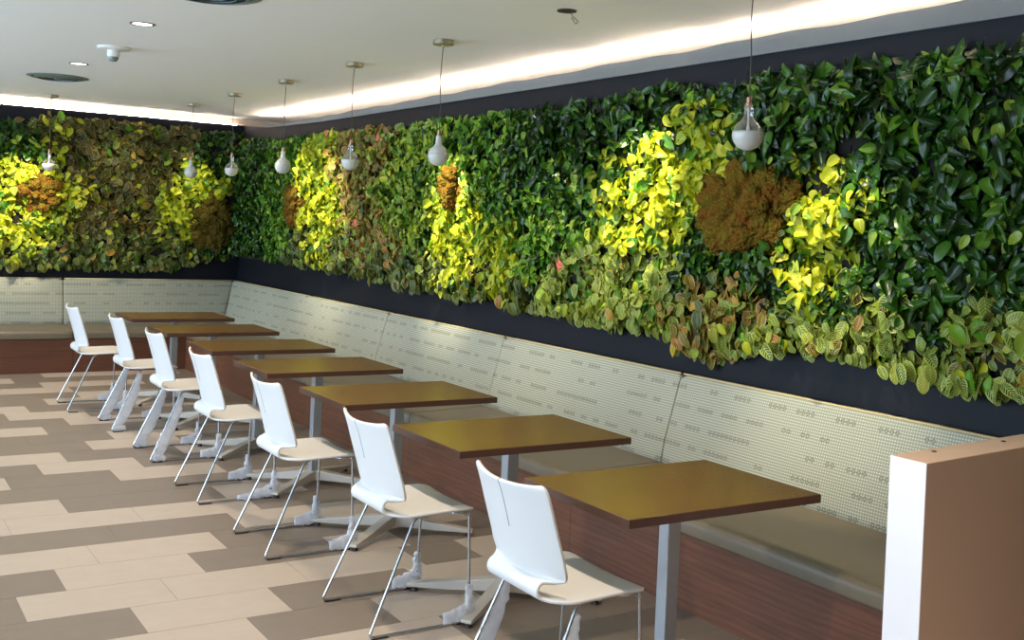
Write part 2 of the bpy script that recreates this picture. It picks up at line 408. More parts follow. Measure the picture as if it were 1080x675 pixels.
section('patterned bench section behind the second nearest table on the right wall', Y[2], Y[3], 'r')
section('patterned bench section touching the low end wall behind the nearest table', Y[3], -9.985, 'r')
section('patterned bench section under the back wall reaching the corner', 0, -2.0, 'b', m0=-1)
section('patterned bench section at the left edge under the back wall', -2.0, -3.85, 'b')

# ------------------------------------------------------------------ tables
def make_table():
    root = thing('dining_table', 't', 'table')
    tw, td, TH, th = .8687, .609, .7385, .03
    mb = MB(); r = .006
    mb.box(-tw/2, tw/2, -td/2, td/2, TH-th, TH-.0015, 1); mb.box(-tw/2+.0015, tw/2-.0015, -td/2+.0015, td/2-.0015, TH-.0015, TH, 0)
    mb.build('table_top', ['table_wood', 'table_edge'], root, bevel=.0008, seg=1)
    MB().box(-.028, .028, -.028, .028, .06, TH-th-.008).build('post', 'steel', root, bevel=.004)
    MB().box(-.18, .18, -.12, .12, TH-th-.008, TH-th).build('mounting_plate', 'glide', root, bevel=.002)
    for sx in (1, -1):
        for sy in (1, -1):
            e = Vector((sx*.345, sy*.262, 0)); L = e.length; d = e/L; n = Vector((-d.y, d.x, 0))
            mb = MB(); vs = []
            for s, zt, w in ((.0, .088, .028), (.06, .086, .028), (L*.6, .058, .026), (L, .036, .024)):
                z0 = .022 if s > .06 else .03
                for q in (n*w, -n*w):
                    for z in (z0, zt): vs.append(d*s+q+Vector((0, 0, z)))
            fs = []
            for i in range(3):
                a = i*4; b = a+4
                fs += [(a, a+1, b+1, b), (a+3, a+2, b+2, b+3), (a+1, a+3, b+3, b+1), (a+2, a, b, b+2)]
            fs += [(0, 2, 3, 1), (12, 13, 15, 14)]
            leg = mb.add(vs, fs).build('foot', 'basemetal', root, bevel=.003)
            g = d*(L-.03)
            MB().lathe([(.0, .024), (.012, .024), (.015, .006), (.018, 0), (0, 0)], 12, (g.x, g.y, 0)).build('glide', 'glide', leg)
    return root
TX = -1.0831-.8687/2
TY = [-9.3733, -8.289, -7.153, -6.0381, -4.9747, -3.8612, -2.7493]
labels = ['brown rectangular pedestal table nearest the viewer beside the low end wall',
 'brown pedestal table second from the viewer, behind the nearest table',
 'brown pedestal table third from the viewer in the row along the bench',
 'brown pedestal table at the middle of the row, fourth from the viewer',
 'brown pedestal table third from the far corner',
 'brown pedestal table second from the far corner',
 'brown pedestal table farthest away, in front of the back bench']
proto = make_table()
for i, y in enumerate(TY):
    o = proto if i == 0 else copy_tree(proto)
    o.location = (TX, y, 0); o['label'] = labels[i]; o['group'] = 'pedestal tables in a row along the bench'

# ------------------------------------------------------------------ chairs
def shell_bm():
    prof = []   # (x, z, halfwidth, wing)
    # seat front -> back
    seat = [(.226, .452), (.221, .461), (.208, .466), (.19, .468), (.17, .469), (.13, .469), (.08, .468), (.03, .466), (-.02, .4645), (-.06, .4635), (-.085, .463), (-.105, .463), (-.12, .463), (-.132, .463), (-.14, .463)]
    for x, z in seat:
        r = .045; d = x-(.226-r); hw = .224-(r-math.sqrt(max(0, r*r-d*d)) if d > 0 else 0)
        if x < -.06: q = (-.06-x)/.095; hw = .224-.068*q*q
        prof.append((x, z, hw, 0))
    for k in range(1, 9):
        a = -math.pi/2-math.pi*.9*k/8; cx, cz, R = -.145, .4905, .0275
        prof.append((cx+R*math.cos(a), cz+R*math.sin(a), .152, 0))
    back = [(-.146, .519), (-.148, .526), (-.154, .54), (-.159, .56), (-.166, .59), (-.174, .62), (-.187, .665), (-.200, .71), (-.214, .755), (-.226, .79), (-.234, .808), (-.238, .818), (-.240, .823)]
    for i, (x, z) in enumerate(back):
        zz = (z-.516)/(.823-.516)
        wing = (.02, .045, .05)[i] if i < 3 else .05-.012*zz
        hwl = (.18, .206, .214)[i] if i < 3 else .218
        r = .02; d = z-(.823-r); hw = hwl-.004*zz-(r-math.sqrt(max(0, r*r-d*d)) if d > 0 else 0)
        prof.append((x, z, hw, wing))
    ts = [-1, -.985, -.95, -.9]+[-.8+.1*k for k in range(8)]+[-.012, .012]+[.1+.1*k for k in range(8)]+[.9, .95, .985, 1]
    vs = []; K = len(ts)
    for j, (x, z, hw, wg) in enumerate(prof):
        for t in ts:
            dz = .016*t*t*max(0, (z-.7)/.12) if wg else 0
            sd = -.008*(1-t*t) if j < 10 else 0     # slight dish of the seat
            vs.append((x+wg*abs(t)**2.0, t*hw, z+dz+sd))
    fs = []; mi = []
    mb = MB()
    for j in range(len(prof)-1):
        for k in range(K-1):
            slit = abs((ts[k]+ts[k+1])/2) < .005 and prof[j][1] >= .66 and prof[j][3] > 0
            fs.append((j*K+k, (j+1)*K+k, (j+1)*K+k+1, j*K+k+1)); mi.append(1 if slit else 0)
    mb.add(vs, fs); mb.mi = mi
    return mb
def fillet(pts, r=.03, seg=5):
    P = [Vector(p) for p in pts]; out = [P[0]]
    for i in range(1, len(P)-1):
        a, p, b = P[i-1], P[i], P[i+1]; da = (a-p).normalized(); db = (b-p).normalized(); rr = min(r, (a-p).length*.45, (b-p).length*.45)
        for k in range(seg+1):
            t = k/seg; out.append((p+da*rr)*(1-t)**2+p*2*t*(1-t)+(p+db*rr)*t*t)
    return out+[P[-1]]
RX, FX, FY = -.252, .2, .238
def crinkle(path, radii, seed, ref=(0, 1, 0), n=14):
    rr = random.Random(seed); mb = MB()
    P = [Vector(p) for p in path]; Q = []; Rr = []
    for i in range(len(P)-1):
        for k in range(5):
            t = k/5; Q.append(P[i].lerp(P[i+1], t)); a, b = radii[i], radii[i+1]; Rr.append((a[0]+(b[0]-a[0])*t, a[1]+(b[1]-a[1])*t))
    Q.append(P[-1]); Rr.append(radii[-1])
    mb.tube(Q, 0, n, radii=Rr, ref=ref)
    o = rr.random()*50
    mb.v = [tuple(Vector(v)+Vector([(noise.noise(Vector(v)*60+Vector((o, a*9, 0))))*.010 for a in range(3)])) for v in mb.v]
    mb.v = [(x, y, max(z, .004)) for x, y, z in mb.v]
    return mb
def make_chair():
    root = thing('stacking_chair', 'c', 'chair')
    mb = shell_bm()
    s = mb.build('seat_shell', ['shell', 'slit'], root, smooth=True, recalc=False, solid=.011)
    for sy in (-1, 1):
        t = FY; u = .205
        pts = [(-.03, sy*u*.96, .452), (-.058, sy*u, .442), (RX, sy*t, .008), (FX, sy*t, .008), (FX-.004, sy*(u+.004), .453), (.12, sy*u*.96, .453)]
        MB().tube(fillet(pts, .022), .0058, 10).build('sled_leg', 'chrome', root, smooth=True)
        MB().box(RX+.012, RX+.085, sy*t-.008, sy*t+.008, 0, .008).build('glide', 'glide', root, bevel=.003)
        MB().box(FX-.06, FX-.01, sy*t-.007, sy*t+.007, 0, .008).build('glide', 'glide', root, bevel=.003)
    for x in (-.03, .12):
        MB().tube([(x, -.2, .453), (x, .2, .453)], .006, 8).build('cross_bar', 'chrome', root, smooth=True)
    return root
def wrap_front(root, sy, seed, wide=1., tall=.15, boot=.12):
    t = sy*FY; mb = crinkle([(FX-boot, t, .034), (FX-.06, t, .036), (FX-.012, t, .045), (FX-.001, t, .075), (FX-.003, t*.995, tall*.8), (FX-.004, t*.99, tall+.01)],
        [(.004, .026), (.010*wide, .034), (.013*wide, .038), (.012*wide, .028), (.010*wide, .017), (.009, .014)], seed)
    return mb.build('plastic_wrap', 'wrap', root, smooth=True)
def wrap_rail(root, sy, seed, x0, x1):
    t = sy*FY; mb = crinkle([(x0, t, .02), ((x0+x1)/2, t, .022), (x1, t, .02)], [(.014, .014), (.02, .02), (.014, .015)], seed)
    return mb.build('plastic_wrap', 'wrap', root, smooth=True)
def wrap_rear(root, sy, seed, top=1.):
    a = Vector((RX+.012, sy*FY, .025)); b = Vector((-.058, sy*.205, .435))
    f = [0, .08, .25, .5, .75, top]; w = [.022, .034, .04, .038, .03, .014]
    path = [a.lerp(b, q)+Vector((w[i]*.75, 0, -.004)) for i, q in enumerate(f)]
    mb = crinkle([Vector((RX+.10, sy*FY, .024)), Vector((RX+.055, sy*FY, .026))]+path, [(.006, .02), (.010, .024)]+[(.0075, x) for x in w], seed)
    return mb.build('plastic_wrap', 'wrap', root, smooth=True)
chairs = [  # x, y, rotation, label, wraps
 (-2.0, -9.357, 0, 'white shell chair nearest the viewer with plastic film on its slanted legs', 'r-r+'),
 (-2.015, -8.255, 0, 'white shell chair second from the viewer with plastic bags on its front feet', 'f-f+'),
 (-2.045, -7.135, 0, 'white shell chair third from the viewer, drawn up to the third nearest table', 'f-f+'),
 (-2.05, -6.03, 0, 'white shell chair at the middle of the row with bare chrome rear legs', 'F-f+R-'),
 (-2.03, -4.89, 0, 'white shell chair third from the back bench with film wrapped legs', 'r-r+f-f+'),
 (-2.04, -3.80, 0, 'white shell chair second from the back bench, all legs in plastic film', 'r-r+f+'),
 (-2.19, -2.90, .0, 'white shell chair farthest away with bare slanted legs by the back bench', 'f-f+')]
cproto = make_chair()
import re
for i, (x, y, rz, lab, wr) in enumerate(chairs):
    o = cproto if i == 0 else copy_tree(cproto, skip=('plastic_wrap',))
    o.location = (x, y, 0); o.rotation_euler = (0, 0, rz); o['label'] = lab; o['group'] = 'white shell chairs on the aisle side of the tables'
for i, (x, y, rz, lab, wr) in enumerate(chairs):
    o = [q for q in bpy.data.objects if q.get('label') == lab][0]
    for k, s in re.findall('([rfFR])([+-])', wr):
        sy = 1 if s == '+' else -1; seed = i*13+ord(k)+sy
        if k == 'r': wrap_rear(o, sy, seed, .97)
        elif k == 'f': wrap_front(o, sy, seed)
        elif k == 'F': wrap_front(o, sy, seed, 1.3)
        elif k == 'R': wrap_rail(o, sy, seed, -.02, .12)

# ------------------------------------------------------------------ pendant lamps and ceiling fittings
def make_pendant(full):
    root = thing('pendant_lamp', 'p', 'lamp')
    zb = 2.052-H
    MB().lathe([(0, 0), (.06, 0), (.063, -.003), (.063, -.026), (.058, -.031), (.01, -.032), (.008, -.04), (0, -.04)], 32).build('canopy', 'nickel', root, smooth=False, bevel=.001)
    bend = .004
    MB().tube([(0, 0, -.035), (-bend, 0, -.12), (-bend*1.6, bend, -.24), (0, 0, -.4), (0, 0, zb+.145)], .0026, 6).build('cord', 'cord', root, smooth=True)
    MB().lathe([(0, .152), (.009, .152), (.011, .148), (.011, .128), (.016, .126), (.0165, .112), (0, .112)], 20, (0, 0, zb)).build('socket', 'copper', root, smooth=False)
    R = .0625
    a1 = math.asin(.02/R)
    aE = math.pi/2+.2; bowl = [(R*math.sin(t), -R*math.cos(t)) for t in [aE*k/13 for k in range(14)]]
    neck = [(R*math.cos(t), R*math.sin(t)) for t in [.2+(math.pi/2-a1-.45)*k/8 for k in range(9)]]
    neck += [(.0235, .064), (.0195, .078), (.0185, .1), (.0195, .112), (.0165, .118)]
    MB().lathe([(0.0001, -R)]+bowl[1:]+[(R-.006, .0115), (0.0001, .0115)], 36, (0, 0, zb)).build('frosted_bowl', 'frost', root, smooth=True)
    MB().lathe(neck, 36, (0, 0, zb)).build('glass_neck', 'frost' if full else 'glass', root, smooth=True)
    if not full:
        MB().lathe([(0, .11), (.006, .11), (.005, .034), (.008, .028), (.008, .014), (0, .014)], 12, (0, 0, zb)).build('filament_stem', 'white_plastic', root, smooth=True)
    return root
pA = make_pendant(False); pB = make_pendant(True)
PP = [(-1.0174, -9.1579, 0, 'clear necked globe pendant nearest the viewer, in front of the moss mound'),
 (-1.0174, -6.5473, 1, 'frosted globe pendant second from the viewer'),
 (-1.0174, -5.2397, 0, 'globe pendant third from the viewer, hanging before russet leaves'),
 (-1.0174, -3.8923, 1, 'frosted globe pendant fourth from the viewer, before the green foliage by the corner'),
 (-1.0174, -2.573, 0, 'globe pendant fifth from the viewer, near the room corner'),
 (-1.0174, -1.2478, 1, 'frosted globe pendant farthest along the bench row by the back wall'),
 (-2.2733, -.72, 0, 'globe pendant alone at the left before the back wall')]
used = set()
for x, y, f, lab in PP:
    src = pB if f else pA
    o = src if f not in used else copy_tree(src); used.add(f)
    o.location = (x, y, H); o['label'] = lab; o['group'] = 'globe pendant lamps under the ceiling'
# empty ceiling rose with loose wire
r = thing('ceiling_hook', 'empty ceiling rose with loose wire where a pendant is missing', 'ceiling fitting', (-.993, -7.808, H))
MB().lathe([(0, 0), (.05, 0), (.05, -.006), (.02, -.012), (0, -.012)], 24).build('plate', 'glide', r)
MB().tube(fillet([(.02, 0, -.008), (.035, -.01, -.03), (.06, -.02, -.05), (.05, -.01, -.065), (.03, 0, -.03)], .01), .003, 6).build('wire', 'nickel', r, smooth=True)
def downlight(x, y, lab, rad=.072, g=True):
    r = thing('downlight', lab, 'ceiling light', (x, y, H), 'recessed ceiling lights' if g else None)
    MB().lathe([(rad, 0), (rad, -.004), (rad-.012, -.005), (rad-.014, .0)], 32).build('ring', 'dark_ring', r, smooth=True)
    MB().lathe([(0.0001, -.0015), (rad-.013, -.0015), (rad-.013, 0), (.0001, 0)], 32).build('lens', 'lens', r)
downlight(-2.574, -5.669, 'lit recessed downlight right of the round white ceiling sensor')
downlight(-2.521, -3.442, 'lit recessed downlight beyond the round white ceiling sensor')
downlight(-.30, -9.12, 'small recessed downlight close to the planted wall at the top edge', .05)
def vent(x, y, lab):
    r = thing('ceiling_vent', lab, 'vent', (x, y, H), 'round ceiling air diffusers')
    R = .25
    MB().lathe([(R, 0), (R, -.004), (R-.03, -.012), (R-.045, -.004), (R-.045, 0)], 40).build('rim', 'vent', r, smooth=True)
    MB().lathe([(.0001, -.001), (R-.045, -.001), (R-.045, 0)], 40).build('throat', 'vent_dark', r)
    for k, q in enumerate((.165, .115, .065)):
        MB().lathe([(q+.028, -.006), (q+.026, -.004), (q, -.02), (q+.002, -.022), (q+.028, -.006)], 36).build('cone', 'vent', r, smooth=True)
    MB().lathe([(.0001, -.024), (.03, -.022), (.034, -.016), (.0001, -.016)], 24).build('cap', 'vent', r, smooth=True)
vent(-2.494, -2.377, 'round grey ceiling air diffuser at the left before the back wall')
vent(-2.513, -6.86, 'round grey ceiling air diffuser cut by the top edge')
r = thing('ceiling_sensor', 'white domed sensor on a round plate under the ceiling', 'sensor', (-2.496, -4.54, H))
MB().lathe([(.0001, 0), (.11, 0), (.11, -.008), (.10, -.016), (.06, -.022), (.0001, -.022)], 36).build('plate', 'white_plastic', r, smooth=False, bevel=.001)
MB().lathe([(.042, -.02), (.041, -.06), (.036, -.066), (.0001, -.066)], 28).build('collar', 'white_plastic', r, smooth=False)
MB().lathe([(.034, -.066), (.033, -.08), (.024, -.094), (.0001, -.1)], 28).build('lens_dome', 'vent', r, smooth=True)
tag(MB().lathe([(.0001, -.006), (.035, -.006), (.04, 0), (.0001, 0)], 24, (-.12-.06, -5.25, H)).build('sprinkler_cover', 'white_plastic'), 'tiny round white sprinkler cover on the ceiling near the planted wall', 'sprinkler')

# ------------------------------------------------------------------ living wall
ACC = {'dark': ['leaf_bright', 'leaf_lgreen'], 'bright': ['leaf_dark', 'leaf_lgreen'], 'yellow': ['leaf_lgreen', 'leaf_bright'], 'prayer': ['leaf_bright', 'leaf_russet', 'leaf_yellow'], 'russet': ['leaf_prayer', 'leaf_dprayer', 'leaf_lgreen'], 'olive': ['leaf_russet', 'leaf_dprayer', 'leaf_bright', 'leaf_yellow'], 'dprayer': ['leaf_prayer', 'leaf_dark', 'leaf_russet'], 'lgreen': ['leaf_dark', 'leaf_bright', 'leaf_yellow'], 'small': ['leaf_bright', 'leaf_dprayer']}
PACC = {'dark': .05, 'bright': .35, 'yellow': .18, 'prayer': .18, 'russet': .3, 'olive': .2, 'dprayer': .28, 'lgreen': .4, 'small': .12}
SP = {  # material, length, width ratio, tip, droop, density weight
 'dark': ('leaf_dark', .098, .5, 1.0), 'bright': ('leaf_bright', .078, .52, .9), 'yellow': ('leaf_yellow', .082, .7, .8),
 'prayer': ('leaf_prayer', .084, .6, .25), 'russet': ('leaf_russet', .084, .58, .3), 'olive': ('leaf_olive', .098, .62, .3),
 'dprayer': ('leaf_dprayer', .084, .6, .3), 'lgreen': ('leaf_lgreen', .076, .5, .6), 'small': ('leaf_dark', .07, .6, .8)}
R = {
  'dark_end': ('dark','dark green glossy pothos foliage filling the near end of the planted wall', [(-9.12, 1.62), (-9.14, 1.78), (-9.47, 2.31), (-9.7, 2.07), (-9.3, 2.08), (-9.5, 1.8), (-9.76, 1.76), (-9.14, 2.26), (-8.81, 2.37), (-9.77, 1.54), (-9.17, 1.71), (-9.38, 1.48), (-8.99, 2.01), (-9.77, 2.32), (-10.2, 2.2), (-10.2, 1.6)]),
  'dark_mid': ('dark','dark green foliage along the top of the right planted wall above the yellow leaves', [(-6.94, 2.3), (-7.65, 2.36), (-8.24, 2.39), (-6.42, 2.2), (-6.86, 2.04), (-6.15, 2.02), (-8.39, 2.17), (-7.32, 2.17)]),
  'bright_mid': ('bright','bright mid green foliage left of the largest yellow patch', [(-6.46, 1.77), (-6.83, 1.72), (-6.79, 1.57), (-6.36, 1.58)]),
  'yellow_main': ('yellow','large lime yellow plant patch left of the biggest moss mound', [(-7.26, 1.83), (-7.6, 1.94), (-7.99, 1.96), (-7.31, 1.67), (-7.73, 1.76), (-8.02, 2.06), (-7.62, 1.65)]),
  'yellow_side': ('yellow','small lime yellow patch right of the biggest moss mound', [(-8.82, 1.50), (-8.85, 1.62), (-8.95, 1.86), (-8.78, 1.38)]),
  'small_green': ('small','small dark leaves directly below the biggest moss mound', [(-7.97, 1.61), (-8.37, 1.46), (-8.02, 1.44), (-8.57, 1.42), (-8.95, 1.42)]),
  'prayer_mid': ('prayer','veined yellow green prayer plants under the large yellow patch', [(-6.81, 1.36), (-7.2, 1.3), (-7.72, 1.36), (-7.57, 1.14), (-7.12, 1.15), (-7.37, 1.45), (-6.72, 1.12)]),
  'russet_mid': ('russet','russet edged plants low on the wall below the biggest moss mound', [(-8.07, 1.29), (-8.18, 1.18), (-7.93, 1.15), (-8.31, 1.36)]),
  'prayer_low': ('prayer','veined green prayer plants at the lower edge behind the nearest table', [(-8.58, 1.19), (-8.88, 1.22), (-8.46, 1.06), (-9.05, 1.11), (-8.77, 1.06)]),
  'prayer_end': ('prayer','veined yellowish prayer plants hanging at the near lower end of the wall', [(-9.24, 1.26), (-9.49, 1.09), (-9.81, 1.08), (-9.7, 1.25), (-9.35, 1.11), (-10.2, 1.1)]),
  'yellow_centre': ('yellow','bright lime yellow patch below the narrow moss mound', [(-5.48, 1.56), (-5.2, 1.49), (-5.89, 1.44), (-5.33, 1.66), (-5.64, 1.32), (-6.08, 1.35)]),
  'light_green': ('lgreen','pale variegated green foliage between russet leaves and the narrow moss mound', [(-4.65, 2.28), (-4.53, 1.9), (-4.87, 1.72), (-4.47, 1.64), (-4.99, 2.08), (-4.73, 1.49), (-4.18, 1.87)]),
  'green_clump': ('bright','mid green foliage around the narrow moss mound', [(-5.82, 2.23), (-5.34, 2.32), (-5.79, 1.86), (-5.21, 2.2)]),
  'russet_left': ('russet','russet and pink flecked foliage on the right wall near the corner', [(-3.36, 2.33), (-3.97, 2.15), (-3.61, 1.91), (-3.92, 1.67), (-3.55, 1.54), (-3.04, 2.26), (-3.95, 2.35), (-4.31, 1.48)]),
  'yellow_left': ('yellow','lime yellow patch beside the moss mound nearest the corner on the right wall', [(-2.56, 2.1), (-2.69, 1.82), (-2.95, 1.56), (-2.74, 1.36), (-2.82, 2.22)]),
  'green_corner': ('bright','green foliage on the right wall just out of the corner', [(-1.7, 2.21), (-1.63, 1.73), (-1.81, 1.34), (-2.0, 2.39), (-1.32, 1.92), (-1.7, 1.54)]),
  'dark_corner': ('small','dark green foliage in the corner on the right wall', [(-.6, 2.2), (-.6, 1.8), (-.6, 1.4), (-.9, 1.6), (-.9, 2.1)]),
  'prayer_left': ('dprayer','veined olive prayer plants along the lower edge of the far right wall', [(-3.26, 1.27), (-4.06, 1.23), (-4.92, 1.25), (-5.65, 1.17), (-6.28, 1.17), (-2.59, 1.21), (-4.58, 1.38), (-2.0, 1.2)])}
B = {
  'green_back_corner': ('small','dark green foliage on the back wall against the corner', [(-0.3, 2.25), (-0.25, 1.61), (-0.26, 1.26), (-0.49, 2.44), (-.2, 1.94), (-0.3, 1.29)]),
  'yellow_back_right': ('yellow','yellow patch beside the olive moss mound on the back wall', [(-0.83, 1.89), (-0.6, 1.87), (-0.93, 1.68), (-0.87, 1.52), (-0.39, 1.9)]),
  'russet_back': ('olive','dark olive and russet foliage covering the middle of the back wall', [(-2.13, 2.51), (-1.75, 2.44), (-1.27, 2.59), (-0.86, 2.52), (-1.44, 2.06), (-1.14, 1.98), (-1.83, 2.04), (-1.53, 1.65), (-1.18, 1.56), (-1.86, 1.48), (-1.06, 2.29), (-1.98, 2.22)]),
  'dark_prayer_back': ('dprayer','dark prayer plants along the lower edge of the back wall', [(-2.07, 1.13), (-1.7, 1.22), (-1.31, 1.25), (-0.9, 1.21), (-1.6, 0.99), (-0.69, 1.06), (-2.43, 0.97), (-3., 1.), (-3.5, 1.)]),
  'yellow_back_left': ('yellow','yellow patch around the moss mound at the left edge of the back wall', [(-2.51, 1.89), (-2.59, 1.64), (-2.36, 1.36), (-2.54, 1.36), (-2.25, 2.15), (-2.13, 1.47), (-2.05, 1.77), (-2.62, 1.21)]),
  'green_back_left': ('dark','green foliage at the upper left of the back wall', [(-2.59, 2.37), (-2.46, 2.24), (-2.83, 2.25), (-3.3, 2.), (-3.3, 1.5)])}
MOSS = [('r', -8.31, 1.79, .37, .25, 'moss', 'biggest brown moss mound on the right wall beside the near pendant'),
        ('r', -5.33, 1.95, .17, .22, 'moss', 'narrow golden moss mound in the middle of the right wall'),
        ('r', -2.12, 1.77, .22, .26, 'moss', 'brown moss mound on the right wall nearest the corner'),
        ('b', -.47, 1.55, .27, .31, 'moss_olive', 'olive moss mound on the back wall near the corner'),
        ('b', -2.26, 1.77, .22, .20, 'moss', 'golden moss mound on the back wall at the left edge')]
topR = ([-12, -9.8, -9.4, -8.9, -8.3, -7.6, -6.7, -5.5, -3.9, -1.4, 0], [2.43, 2.44, 2.45, 2.46, 2.44, 2.46, 2.42, 2.44, 2.43, 2.45, 2.5])
botR = ([-12, -9.8, -9.31, -8.94, -8.2, -7.9, -7.4, -6.73, -5.92, -4.93, -4.08, -2.36, -1.84, 0], [1.06, 1.06, 1.06, 1.14, 1.02, 1.03, 1.1, 1.08, 1.12, 1.12, 1.15, 1.18, 1.21, 1.2])
topB = ([-4, -2.67, -2.23, -1.7, 0], [2.5, 2.49, 2.58, 2.57, 2.56]); botB = ([-4, -2.6, -.9, -.59, 0], [.99, .99, 1.0, 1.12, 1.16])

def leaf_grid(tip):
    """unit leaf: rows along v, 5 across ; returns list of (u, v, halfwidth)"""
    rows = [0, .08, .2, .35, .52, .68, .83, .94, 1.]
    out = []
    for v in rows:
        if tip > .5: w = (math.sin(math.pi*min(1, v**.62)))**.8 if 0 < v < 1 else 0.
        else: w = (math.sin(math.pi*v**.92))**.55 if 0 < v < 1 else 0.
        out.append((v, w))
    return out
GR = {True: leaf_grid(1.), False: leaf_grid(0.)}
US = (-1, -.5, 0, .5, 1)
class Leaves:
    def __init__(s): s.v = []; s.f = []; s.uv = []; s.r = []; s.n = 0; s.mi = []
    def leaf(s, p, d, nrm, L, wr, tip, fold, curl, rv, rg, mi=0):
        d = d/np.linalg.norm(d); sd = np.cross(d, nrm); sd /= np.linalg.norm(sd); n = np.cross(sd, d)
        rows = GR[tip > .5]; W = L*wr*.5; tw = rg.uniform(-.8, .8)
        base = s.n
        for v, w in rows:
            bend = -curl*v*v*L
            for u in US:
                q = p+d*(L*v*(1-.15*abs(curl)*v))+sd*(u*W*w)+n*(bend+fold*abs(u)*W*w+tw*u*W*w*v+.06*W*math.sin(v*9+u*2))
                s.v.append(q); s.uv.append((u, v)); s.r.append(rv)
        for i in range(len(rows)-1):
            for k in range(4):
                a = base+i*5+k; s.f.append((a, a+1, a+6, a+5)); s.mi.append(mi)
        s.n += len(rows)*5
    def build(s, name, mats):
        me = bpy.data.meshes.new(name); me.from_pydata([tuple(q) for q in s.v], [], s.f)
        uv = me.uv_layers.new(name='UVMap'); li = np.empty(len(me.loops), dtype=np.int32); me.loops.foreach_get('vertex_index', li)
        uv.data.foreach_set('uv', np.array(s.uv)[li].astype(np.float32).ravel())
        at = me.attributes.new('rnd', 'FLOAT', 'POINT'); at.data.foreach_set('value', np.array(s.r, dtype=np.float32))
        me.polygons.foreach_set('use_smooth', [True]*len(me.polygons))
        [me.materials.append(M[q]) for q in mats]; me.polygons.foreach_set('material_index', s.mi); me.update()
        o = bpy.data.objects.new(name, me); COL.objects.link(o); return o
kindname = {'dark': 'pothos_foliage', 'bright': 'green_foliage', 'yellow': 'yellow_foliage', 'prayer': 'prayer_plant', 'russet': 'russet_foliage',
            'olive': 'olive_foliage', 'dprayer': 'prayer_plant', 'lgreen': 'variegated_foliage', 'small': 'small_foliage'}
def plant_wall(defs, wall, a_lo, a_hi, top, bot, dens, seed):
    rg = np.random.default_rng(seed)
    keys = list(defs); S = np.array([(a, z, i) for i, k in enumerate(keys) for a, z in defs[k][2]])
    LV = [Leaves() for _ in keys]
    n = int((a_hi-a_lo)*1.5*dens)
    moss = [m for m in MOSS if m[0] == wall]
    for _ in range(n):
        a = rg.uniform(a_lo, a_hi); zt = np.interp(a, *top); zb = np.interp(a, *bot)
        lump = .05*noise.noise(Vector((a*2.3, seed, 0)))
        z = zb+(zt-zb)*rg.random()+ (lump if True else 0)
        if z > zt+.01: z = zt-rg.random()*.1
        ja, jz = a+.16*noise.noise(Vector((a*5, z*5, 1.+seed)))+rg.normal(0, .05), z+.16*noise.noise(Vector((a*5, z*5, 7.+seed)))+rg.normal(0, .05)
        i = int(S[np.argmin((S[:, 0]-ja)**2+(S[:, 1]-jz)**2), 2])
        if any(((a-m[1])/m[3])**2+((z-m[2])/m[4])**2 < .55+.25*noise.noise(Vector((a*9, z*9, 2.))) for m in moss): continue
        sp = SP[defs[keys[i]][0]]
        lowness = max(0, 1-(z-zb)/.25)
        cn = .5+.9*noise.noise(Vector((a*5.5, z*5.5, 3.)))+.35*noise.noise(Vector((a*12, z*12, 5.)))
        if cn < .22 and rg.random() < .75: continue
        hgt = .035+.15*max(0, cn)+.03*rg.random()**2
        layer = rg.random()
        off = hgt*(.25+.75*layer)
        edge = min(1, (zt-z)/.12, 1); off *= .55+.45*max(0, edge)
        # local frame : t along wall, up, out
        th = rg.normal(-math.pi/2, 1.25 if lowness < .3 else .55)
        if z > zt-.12: th = rg.normal(math.pi/2, 1.3)
        out = rg.uniform(-.1, .75) if sp[3] > .5 else rg.uniform(-.15, .45)
        dl = np.array([math.cos(th), math.sin(th), out]); nl = np.array([rg.normal(0, .6), .45+rg.normal(0, .5), 1.])
        L = sp[1]*rg.uniform(.5, 1.2); wr = sp[2]*rg.uniform(.85, 1.15)
        conv = (lambda q: np.array([-q[2], q[0], q[1]])) if wall == 'r' else (lambda q: np.array([q[0], -q[2], q[1]]))
        p = conv(np.array([a, z, 0.]))
        p = p+(np.array([PX-off, 0, 0]) if wall == 'r' else np.array([0, PX-off, 0]))
        d = conv(dl); nn = conv(nl)
        p = p-d/np.linalg.norm(d)*L*.4
        if wall == 'r' and p[0] > PX-.01: p[0] = PX-.01
        if wall == 'b' and p[1] > PX-.01: p[1] = PX-.01
        if wall == 'r' and p[1] > -.2: continue
        LV[i].leaf(p, d, nn, L, wr, sp[3], rg.uniform(.1, .85) if sp[3] > .5 else rg.uniform(-.1, .4), rg.uniform(0, .55), float(np.clip(rg.beta(1.3, 2.3)+.25*noise.noise(Vector((a*6, z*6, 9.))), 0, 1)), rg, 0 if rg.random() > PACC[defs[keys[i]][0]] else int(rg.integers(1, 1+len(ACC[defs[keys[i]][0]]))))
    for i, k in enumerate(keys):
        if LV[i].n:
            tag(LV[i].build(kindname[defs[k][0]], [SP[defs[k][0]][0]]+ACC[defs[k][0]]), defs[k][1], 'plant', 'planted patches of the living wall')
plant_wall(R, 'r', -11.2, -.15, topR, botR, 1950, 11)
plant_wall(B, 'b', -3.5, -.15, topB, botB, 1800, 23)
# dark sheets added behind the leaves so the gaps read as shade
struct(MB().box(PX-.03, PX, -11.2, PX-.03, 1.16, 2.40).build('trim_6', 'gap_dark'), 'dark backing sheet for shaded gaps behind the right planting')
struct(MB().box(-3.6, PX-.03, PX-.03, PX, 1.12, 2.50).build('trim_7', 'gap_dark'), 'dark backing sheet for shaded gaps behind the back planting')
